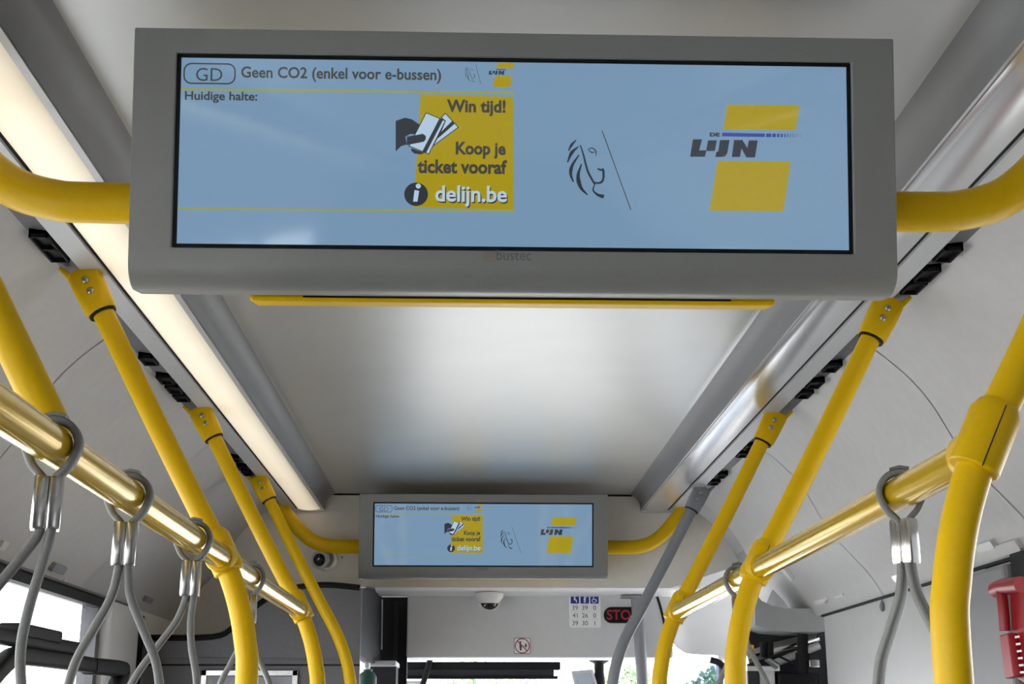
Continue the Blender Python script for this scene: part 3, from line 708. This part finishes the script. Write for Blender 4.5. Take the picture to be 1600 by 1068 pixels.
# capacity sticker
(x0, z1), (x1, z0) = pp(889, 927), pp(939, 980)
st = tag(obj('capacity_sticker', poly_y(rpts(x0, x1, z0, z1, .006), YP - .0012, YP - .0002), M_STICK), 'pale sticker with three blue symbols and a grid of numbers on the panel', 'sticker')
w = (x1 - x0); h = (z1 - z0); y_ = YP - .0017
for i in range(3):
    a = x0 + w * (.05 + .312 * i); b = a + w * .27
    obj('blue_square', flat([rpts(a, b, z1 - h * .295, z1 - h * .04, .003)], y_), M_BLUE, st, smooth='keep')
    m = (a + b) / 2; zq = z1 - h * .165; g = w * .01; bm = bmesh.new()
    y2 = y_ - .0004
    if i == 0:
        add_poly(bm, disc(m, zq + g * 8, g * 2.4, 10), y2); add_stroke(bm, [(m - g, zq + g * 5), (m - g, zq - g)], (g * 5, g * 5, g * 5), y2); add_stroke(bm, [(m - g * 2, zq - g * 2), (m + g * 4, zq - g * 3), (m + g * 5, zq - g * 10)], (g * 3, g * 3, g * 2.5), y2)
    elif i == 1:
        add_poly(bm, disc(m, zq + g * 6, g * 2.4, 10), y2); add_stroke(bm, [(m, zq + g * 3), (m, zq - g * 4)], (g * 7, g * 6, g * 5), y2); add_stroke(bm, [(m - g * 1.6, zq - g * 4), (m - g * 2, zq - g * 11)], (g * 2.4,) * 3, y2); add_stroke(bm, [(m + g * 1.6, zq - g * 4), (m + g * 2, zq - g * 11)], (g * 2.4,) * 3, y2)
        add_stroke(bm, [(m + g * 2.5, zq + g * 2), (m + g * 7, zq + g * 9)], (g * 2,) * 3, y2); add_stroke(bm, [(m - g * 10, zq + g * 10.5), (m + g * 10, zq + g * 10.5)], (g * 1.6,) * 3, y2)
    else:
        add_poly(bm, disc(m - g * 3, zq + g * 9, g * 2.2, 10), y2); add_stroke(bm, [(m - g * 3, zq + g * 6), (m - g * 2, zq), (m + g * 4, zq - g), (m + g * 7, zq - g * 7)], (g * 2.6,) * 3, y2)
        add_stroke(bm, [(m + g * 6 * math.cos(q) - g * 1.5, zq - g * 4.5 + g * 6 * math.sin(q)) for q in [math.radians(100 + 22 * k) for k in range(12)]], (g * 2,) * 3, y2, 2)
    obj('pictogram', bm, M_STICKW, st, smooth='keep')
    for j, row in enumerate((('39', '39', '0'), ('41', '26', '0'), ('39', '30', '1'))):
        zt_ = z1 - h * (.35 + .225 * j); zb_ = zt_ - h * .135
        ww = w * (.105 if len(row[i]) == 2 else .05)
        if row[i] == '1': ww *= .5
        obj('number', text_bm(row[i], m - ww, m + ww, zb_, zt_, y_, natural=True), M_INK, st, smooth='keep')
        if j < 2: obj('grid_line', flat([[(a, zb_ - h * .042), (b, zb_ - h * .042), (b, zb_ - h * .052), (a, zb_ - h * .052)]], y_), M_PANEL, st, smooth='keep')
# stop sign
(x0, z1), (x1, z0) = pp(943, 948), pp(1001, 973)
st = tag(obj('stop_sign', poly_y(rpts(x0, x1, z0, z1, (z1 - z0) * .49, 8), YP - .008, YP - .0002), M_BLACK), 'black pill-shaped sign with red STOP letters, partly behind the grey bent pole', 'sign')
obj('lettering', text_bm('STOP', x0 + .012, x1 - .012, z0 + .012, z1 - .011, YP - .0088, .02), M_STOP, st, smooth='keep')
# do-not-disturb-the-driver sticker
(x0, z1), (x1, z0) = pp(803, 996), pp(829, 1021)
st = tag(obj('prohibition_sticker', poly_y(rpts(x0, x1, z0, z1, .006), YP - .0012, YP - .0002), M_INK), 'small square sticker with a red crossed-out circle on the panel', 'sticker')
m, q, r = (x0 + x1) / 2, (z0 + z1) / 2, (x1 - x0) * .42
obj('white_field', flat([rpts(x0 + .002, x1 - .002, z0 + .002, z1 - .002, .005)], y_), M_STICKW, st, smooth='keep')
bm = bmesh.new()
add_poly(bm, disc(m - r * .25, q + r * .5, r * .15, 10), y_ - .0004); add_stroke(bm, [(m - r * .25, q + r * .3), (m - r * .22, q - r * .65)], (r * .3, r * .34, r * .22), y_ - .0004); add_stroke(bm, [(m - r * .2, q + r * .1), (m + r * .2, q - r * .1)], (r * .12,) * 3, y_ - .0004)
add_poly(bm, disc(m + r * .5, q + r * .22, r * .13, 8), y_ - .0004); add_stroke(bm, [(m + r * .5, q + r * .1), (m + r * .5, q - r * .25)], (r * .2,) * 3, y_ - .0004); add_stroke(bm, [(m + r * .25, q - r * .02), (m + r * .75, q + r * .02)], (r * .1,) * 3, y_ - .0004)
obj('pictogram', bm, M_INK, st, smooth='keep')
bm = bmesh.new(); add_stroke(bm, [(m + r * math.cos(k * math.pi / 12), q + r * math.sin(k * math.pi / 12)) for k in range(25)], (r * .13,) * 3, y_ - .0008, 2); add_stroke(bm, [(m - r * .7, q + r * .7), (m + r * .7, q - r * .7)], (r * .13,) * 3, y_ - .0008)
obj('red_circle', bm, M_SIGNRED, st, smooth='keep')
# framed poster on the cab partition
(x0, z1), (x1, _) = [(at(u, v, Y=YC).x, at(u, v, Y=YC).z) for u, v in ((315, 1046), (466, 1068))]
t = empty('poster_frame', ((x0 + x1) / 2, YC, z1 - .45)); tag(t, 'silver framed poster on the dark cab partition', 'poster')
zb = z1 - .45
for a in ((x0, x1, z1 - .022, z1), (x0, x1, zb, zb + .022), (x0, x0 + .022, zb, z1), (x1 - .022, x1, zb, z1)):
    obj('frame_bar', bx(a[0], a[1], YC - .014, YC - .0005, a[2], a[3]), M_CHROME, t, bevel=.003)
obj('poster', bx(x0 + .02, x1 - .02, YC - .006, YC - .0005, zb + .02, z1 - .02), M_POST, t)

# ------------------------------------------------------------------ things at the windscreen
YW = 6.75
tag(obj('window_10', bx(-1.15, 1.2, YW, YW + .006, .55, H + .42), M_GLASS), 'broad windscreen pane', kind='structure')
bm = bmesh.new(); add_box(bm, -1.25, 1.25, YW - .02, YW + .05, 0, .55); add_box(bm, -1.25, 1.25, YW - .02, YW + .05, H + .40, 2.55); 
for s in (-1, 1): add_box(bm, *sorted((s * 1.17, s * 1.25)), YW - .02, YW + .05, .55, H + .42)
tag(obj('wall_nose', bm, M_WHITE), 'front end of the bus round the windscreen', kind='structure')
# roller sun blind
YR = 6.4
t = empty('sun_blind', (at(750, 1045, Y=YR).x, YR, at(750, 1045, Y=YR).z)); tag(t, 'black roller sun blind across the top of the windscreen', 'blind')
def yb(u0, v0, u1, v1, y0, y1):
    a, b = at(u0, v0, Y=YR), at(u1, v1, Y=YR); return bx(min(a.x, b.x), max(a.x, b.x), YR + y0, YR + y1, min(a.z, b.z), max(a.z, b.z))
obj('cassette', yb(590, 1033, 876, 1046, 0, .07), M_BLACK, t, bevel=.006)
obj('fabric', yb(590, 1046, 866, 1058, .02, .03), M_DARK, t)
obj('pull_bar', yb(590, 1055, 872, 1060, .01, .045), M_BLACK, t, bevel=.003)
obj('support_arm', tube([at(672, 1030, Y=YR - .03), at(668, 1045, Y=YR - .03), at(661, 1068, Y=YR - .03), at(655, 1090, Y=YR - .03)], .014, 10), M_BLACK, t, smooth=True)
obj('slat', yb(636, 1063, 662, 1068, .0, .02), M_STRIP, t)
# driver's inner mirror on its stalk
YM = 6.2
c = at(936, 1031, Y=YM); t = empty('driver_mirror', c); tag(t, 'small pale rear-view mirror on a black stalk under the panel', 'mirror')
obj('foot', lathe([(0, 0), (.045, 0), (.045, -.005), (.022, -.016), (.021, -.05), (.026, -.10), (.024, -.16), (0, -.165)], c, (0, 0, 1), 20), M_BLACK, t, smooth=True)
q = [at(u, v, Y=YM - .02) for u, v in ((892, 1048), (926, 1045), (940, 1090), (902, 1094))]
obj('casing', poly_y([(p.x, p.z) for p in q], YM - .03, YM - .005), M_STRIP, t, bevel=.006)
q = [at(u, v, Y=YM - .03) for u, v in ((898, 1052), (924, 1050), (936, 1088), (906, 1090))]
obj('mirror_glass', poly_y([(p.x, p.z) for p in q], YM - .034, YM - .0305), M_MIRR, t)
obj('arm', tube([c + Vector((0, 0, -.08)), at(925, 1062, Y=YM - .015)], .010, 10), M_BLACK, t, smooth=True)
# spray bottle by the cabinet
YQ = 5.3
c = at(574, 1066, Y=YQ); t = empty('spray_bottle', c); tag(t, 'dark green bottle with a white label below the charcoal cabinet', 'bottle')
obj('bottle', lathe([(0, -.1), (.035, -.1), (.035, .02), (.028, .035), (.018, .042), (.018, .05), (0, .05)], c, (0, 0, 1), 20), M_GREEN, t, smooth=True)
obj('label', lathe([(.0355, -.05), (.0355, -.02)], c, (0, 0, 1), 20), M_STICKW, t, smooth=True)
obj('nozzle', bx(c.x - .009, c.x + .009, YQ - .05, YQ + .012, c.z + .05, c.z + .075), M_STICKW, t, bevel=.004)
# front right door glass
YD = 6.1
q = [at(u, v, Y=YD) for u, v in ((1057, 1036), (1118, 1034), (1128, 1042), (1130, 1060), (1131, 1200), (1057, 1200))]
t = tag(obj('door_window', poly_y([(p.x, p.z) for p in q], YD, YD + .008), M_TINT), 'bluish glass pane with a rounded corner at the front right', 'window')
q = [at(u, v, Y=YD - .004) for u, v in ((1110, 1030), (1124, 1035), (1134, 1048), (1137, 1068), (1137, 1200))]
obj('rubber_edge', tube(smoothpath(q, 3), .014, 8), M_BLACK, t, smooth=True)
q0 = at(1131, 1030, Y=YD + .02); q1 = at(1150, 1068, Y=YD + .02)
tag(obj('trim_13', bx(q0.x, q1.x, YD + .01, YD + .05, .5, q0.z), M_WHITE), 'white upright beside the bluish glass', kind='structure')
# door mechanism under the soffit
YN = 4.95
def nb(u0, v0, u1, v1, y0=0, y1=.08):
    a, b = at(u0, v0, Y=YN), at(u1, v1, Y=YN); return bx(min(a.x, b.x), max(a.x, b.x), YN + y0, YN + y1, min(a.z, b.z), max(a.z, b.z))
c = at(1240, 1020, Y=YN); t = empty('door_mechanism', c); tag(t, 'black and silver door opening mechanism under the grey soffit', 'mechanism')
obj('motor_box', nb(1216, 1050, 1284, 1110), M_BLACK, t, bevel=.006)
obj('control_box', nb(1168, 1046, 1216, 1110, .02, .09), M_PANEL, t, bevel=.004)
obj('dark_side', nb(1168, 1036, 1190, 1110, .0, .02), M_DARK, t, bevel=.004)
obj('rail', nb(1166, 1040, 1218, 1048, -.01, .02), M_ALU, t, bevel=.002)
obj('shaft', tube([at(1254, 990, Y=YN), at(1254, 1052, Y=YN)], .020, 16), M_BLACK, t, smooth=True)
obj('shaft_collar', tube([at(1254, 1020, Y=YN), at(1254, 1030, Y=YN)], .026, 16), M_BLACK, t, smooth=True)
obj('peg', tube([at(1193, 1003, Y=YN), at(1193, 1026, Y=YN)], .013, 12), M_BLACK, t, smooth=True)
obj('peg', tube([at(1203, 1003, Y=YN), at(1203, 1028, Y=YN)], .013, 12), M_BLACK, t, smooth=True)
obj('cylinder', tube([at(1166, 1028, Y=YN + .1), at(1215, 1013, Y=YN + .1), at(1278, 998, Y=YN + .1)], .026, 20), M_CHROME, t, smooth=True)
obj('lower_cylinder', tube([at(1210, 1036, Y=YN + .06), at(1280, 1008, Y=YN + .06)], .014, 16), M_WHITE, t, smooth=True)
obj('link_arm', tube([at(1197, 1028, Y=YN - .02), at(1216, 1041, Y=YN - .02)], .012, 10), M_CHROME, t, smooth=True)
obj('cable', tube(smoothpath([at(u, v, Y=YN - .03) for u, v in ((1196, 1028), (1212, 1024), (1228, 1030), (1243, 1038))], 5), .004, 8), M_BLACK, t, smooth=True)
obj('yellow_tag', nb(1168, 1007, 1178, 1013, .0, .01), M_YEL, t)
obj('silver_block', nb(1264, 1030, 1282, 1042, .0, .05), M_CHROME, t, bevel=.003)
obj('side_backing', bx(1.30, 1.32, ywe + .01, YN + .2, 1.0, H + .37), M_DARK, t)
obj('backing', bx(at(1165, 1000, Y=YN + .2).x, 1.32, YN + .18, YN + .2, 1.0, H + .37), M_DARK, t)
# glass hammer / red handle by the right pillar
XH = 1.14
c = at(1590, 980, X=XH); t = empty('emergency_hammer', c); tag(t, 'red emergency hammer holder with white tick marks on the right pillar', 'hammer')
def hp(u, v): p = at(u, v, X=XH); return p
q = [hp(u, v) for u, v in ((1576, 918), (1608, 915), (1612, 1075), (1588, 1060), (1580, 1000))]
bm = bmesh.new(); A = [bm.verts.new((XH, p.y, p.z)) for p in q]; Bv = [bm.verts.new((XH + .05, p.y, p.z)) for p in q]
bm.faces.new(A); bm.faces.new(Bv[::-1])
for i in range(5): bm.faces.new((A[i], Bv[i], Bv[(i + 1) % 5], A[(i + 1) % 5]))
obj('holder', bm, M_RED, t, bevel=.006)
obj('head', tube([hp(1563, 921) + Vector((-.01, 0, 0)), hp(1575, 916) + Vector((-.01, 0, 0)), hp(1604, 913) + Vector((-.01, 0, 0))], .018, 16), M_RED, t, smooth=True)
obj('handle', tube(smoothpath([hp(1574, 922) + Vector((-.014, 0, 0)), hp(1578, 955) + Vector((-.014, 0, 0)), hp(1580, 985) + Vector((-.014, 0, 0))], 4), .012, 14), M_RED, t, smooth=True)
q = [hp(u, v) for u, v in ((1576, 992), (1590, 988), (1600, 1056), (1585, 1060))]
bm = bmesh.new(); A = [bm.verts.new((XH - .022, p.y, p.z)) for p in q]; Bv = [bm.verts.new((XH + .0, p.y, p.z)) for p in q]
bm.faces.new(A); bm.faces.new(Bv[::-1])
for i in range(4): bm.faces.new((A[i], Bv[i], Bv[(i + 1) % 4], A[(i + 1) % 4]))
sl = obj('sleeve', bm, M_RED, t, bevel=.004)
for k in range(6):
    a = at(1586 + k * 1.6, 995 + k * 11.0, X=XH - .023); b = at(1592 + k * 1.6, 995 + k * 11.0, X=XH - .023)
    obj('tick', bx(XH - .0235, XH - .0215, min(a.y, b.y), max(a.y, b.y), a.z - .0022, a.z + .0022), M_STICKW, sl)

# ------------------------------------------------------------------ black frame in front of the left window
XB = -1.08
def lp(u, v): return at(u, v, X=XB)
t = empty('padded_frame', lp(80, 1030)); tag(t, 'black padded rail frame in front of the left window with a box on top', 'frame')
bm = bmesh.new()
add_sweep(bm, smoothpath([lp(-60, 981), lp(0, 993), lp(60, 1004), lp(121, 1014)], 4), rrect(.017, .022, .01, 3), ref=(0, 0, 1)); obj('upper_pad', bm, M_BLACK, t, smooth=True)
bm = bmesh.new()
add_sweep(bm, smoothpath([lp(-30, 1075), lp(0, 1042), lp(22, 1025), lp(50, 1026), lp(110, 1034), lp(160, 1042), lp(186, 1046)], 5), rrect(.020, .02, .01, 3), ref=(1, 0, 0)); obj('lower_rail', bm, M_BLACK, t, smooth=True)
bm = bmesh.new()
add_sweep(bm, smoothpath([lp(140, 1040), lp(184, 1044), lp(190, 1052), lp(178, 1075), lp(165, 1110)], 5), rrect(.022, .022, .01, 3), ref=(1, 0, 0)); obj('corner_bend', bm, M_BLACK, t, smooth=True)
obj('top_box', (lambda a, b: bx(XB - .03, XB + .03, a.y, b.y, b.z - .03, a.z))(lp(18, 972), lp(80, 985)), M_BLACK, t, bevel=.006)

# ------------------------------------------------------------------ outside
tag(obj('ground', bx(-80, 80, -60, 120, -.55, -.5), M_ROAD), 'pale concrete ground outside the bus', kind='structure')
tag(obj('wall_shade_blocker', bx(9, 18, -50, 4.5, -.5, 9), M_CAB), 'added unseen dark block that shades the right side of the bus', kind='structure')  # unseen block, added only to keep daylight off the right side
def tree(x, y, h, r, label):
    t = empty('tree', (x, y, -.5)); tag(t, label, 'tree', 'trees beyond the glass')
    obj('trunk', tube([(x, y, -.5), (x + .1, y, h * .35), (x, y, h * .7)], .18, 10), M_BARK, t, smooth=True)
    bm = bmesh.new()
    for k in range(2600):
        a = random.uniform(0, 6.283); u = random.uniform(-1, 1); q = math.sqrt(1 - u * u); rr = r * random.uniform(.45, 1) ** .6 * (1 + .25 * math.sin(3 * a + 2 * u))
        c = Vector((x + rr * q * math.cos(a), y + rr * q * math.sin(a), h * .66 + rr * u * .75)); d = Vector((random.uniform(-1, 1), random.uniform(-1, 1), random.uniform(-1, 1))).normalized()
        e = d.orthogonal().normalized(); s_ = random.uniform(.09, .17)
        vs = [bm.verts.new(c + d * s_), bm.verts.new(c + e * s_ * .6), bm.verts.new(c - d * s_), bm.verts.new(c - e * s_ * .6)]
        bm.faces.new(vs)
    obj('crown', bm, M_LEAF, t)
tree(.3, 46, 2.7, 2.0, 'hazy green tree seen low through the windscreen under the blind')
tree(4.9, 46, 3.2, 1.7, 'green tree seen between the grey poles at the windscreen')
tree(9.4, 50, 3.4, 1.6, 'green tree seen beside the far right yellow pole')
tree(-15.6, 42, 2.9, 1.6, 'green bush-like tree at the lower corner of the left window')
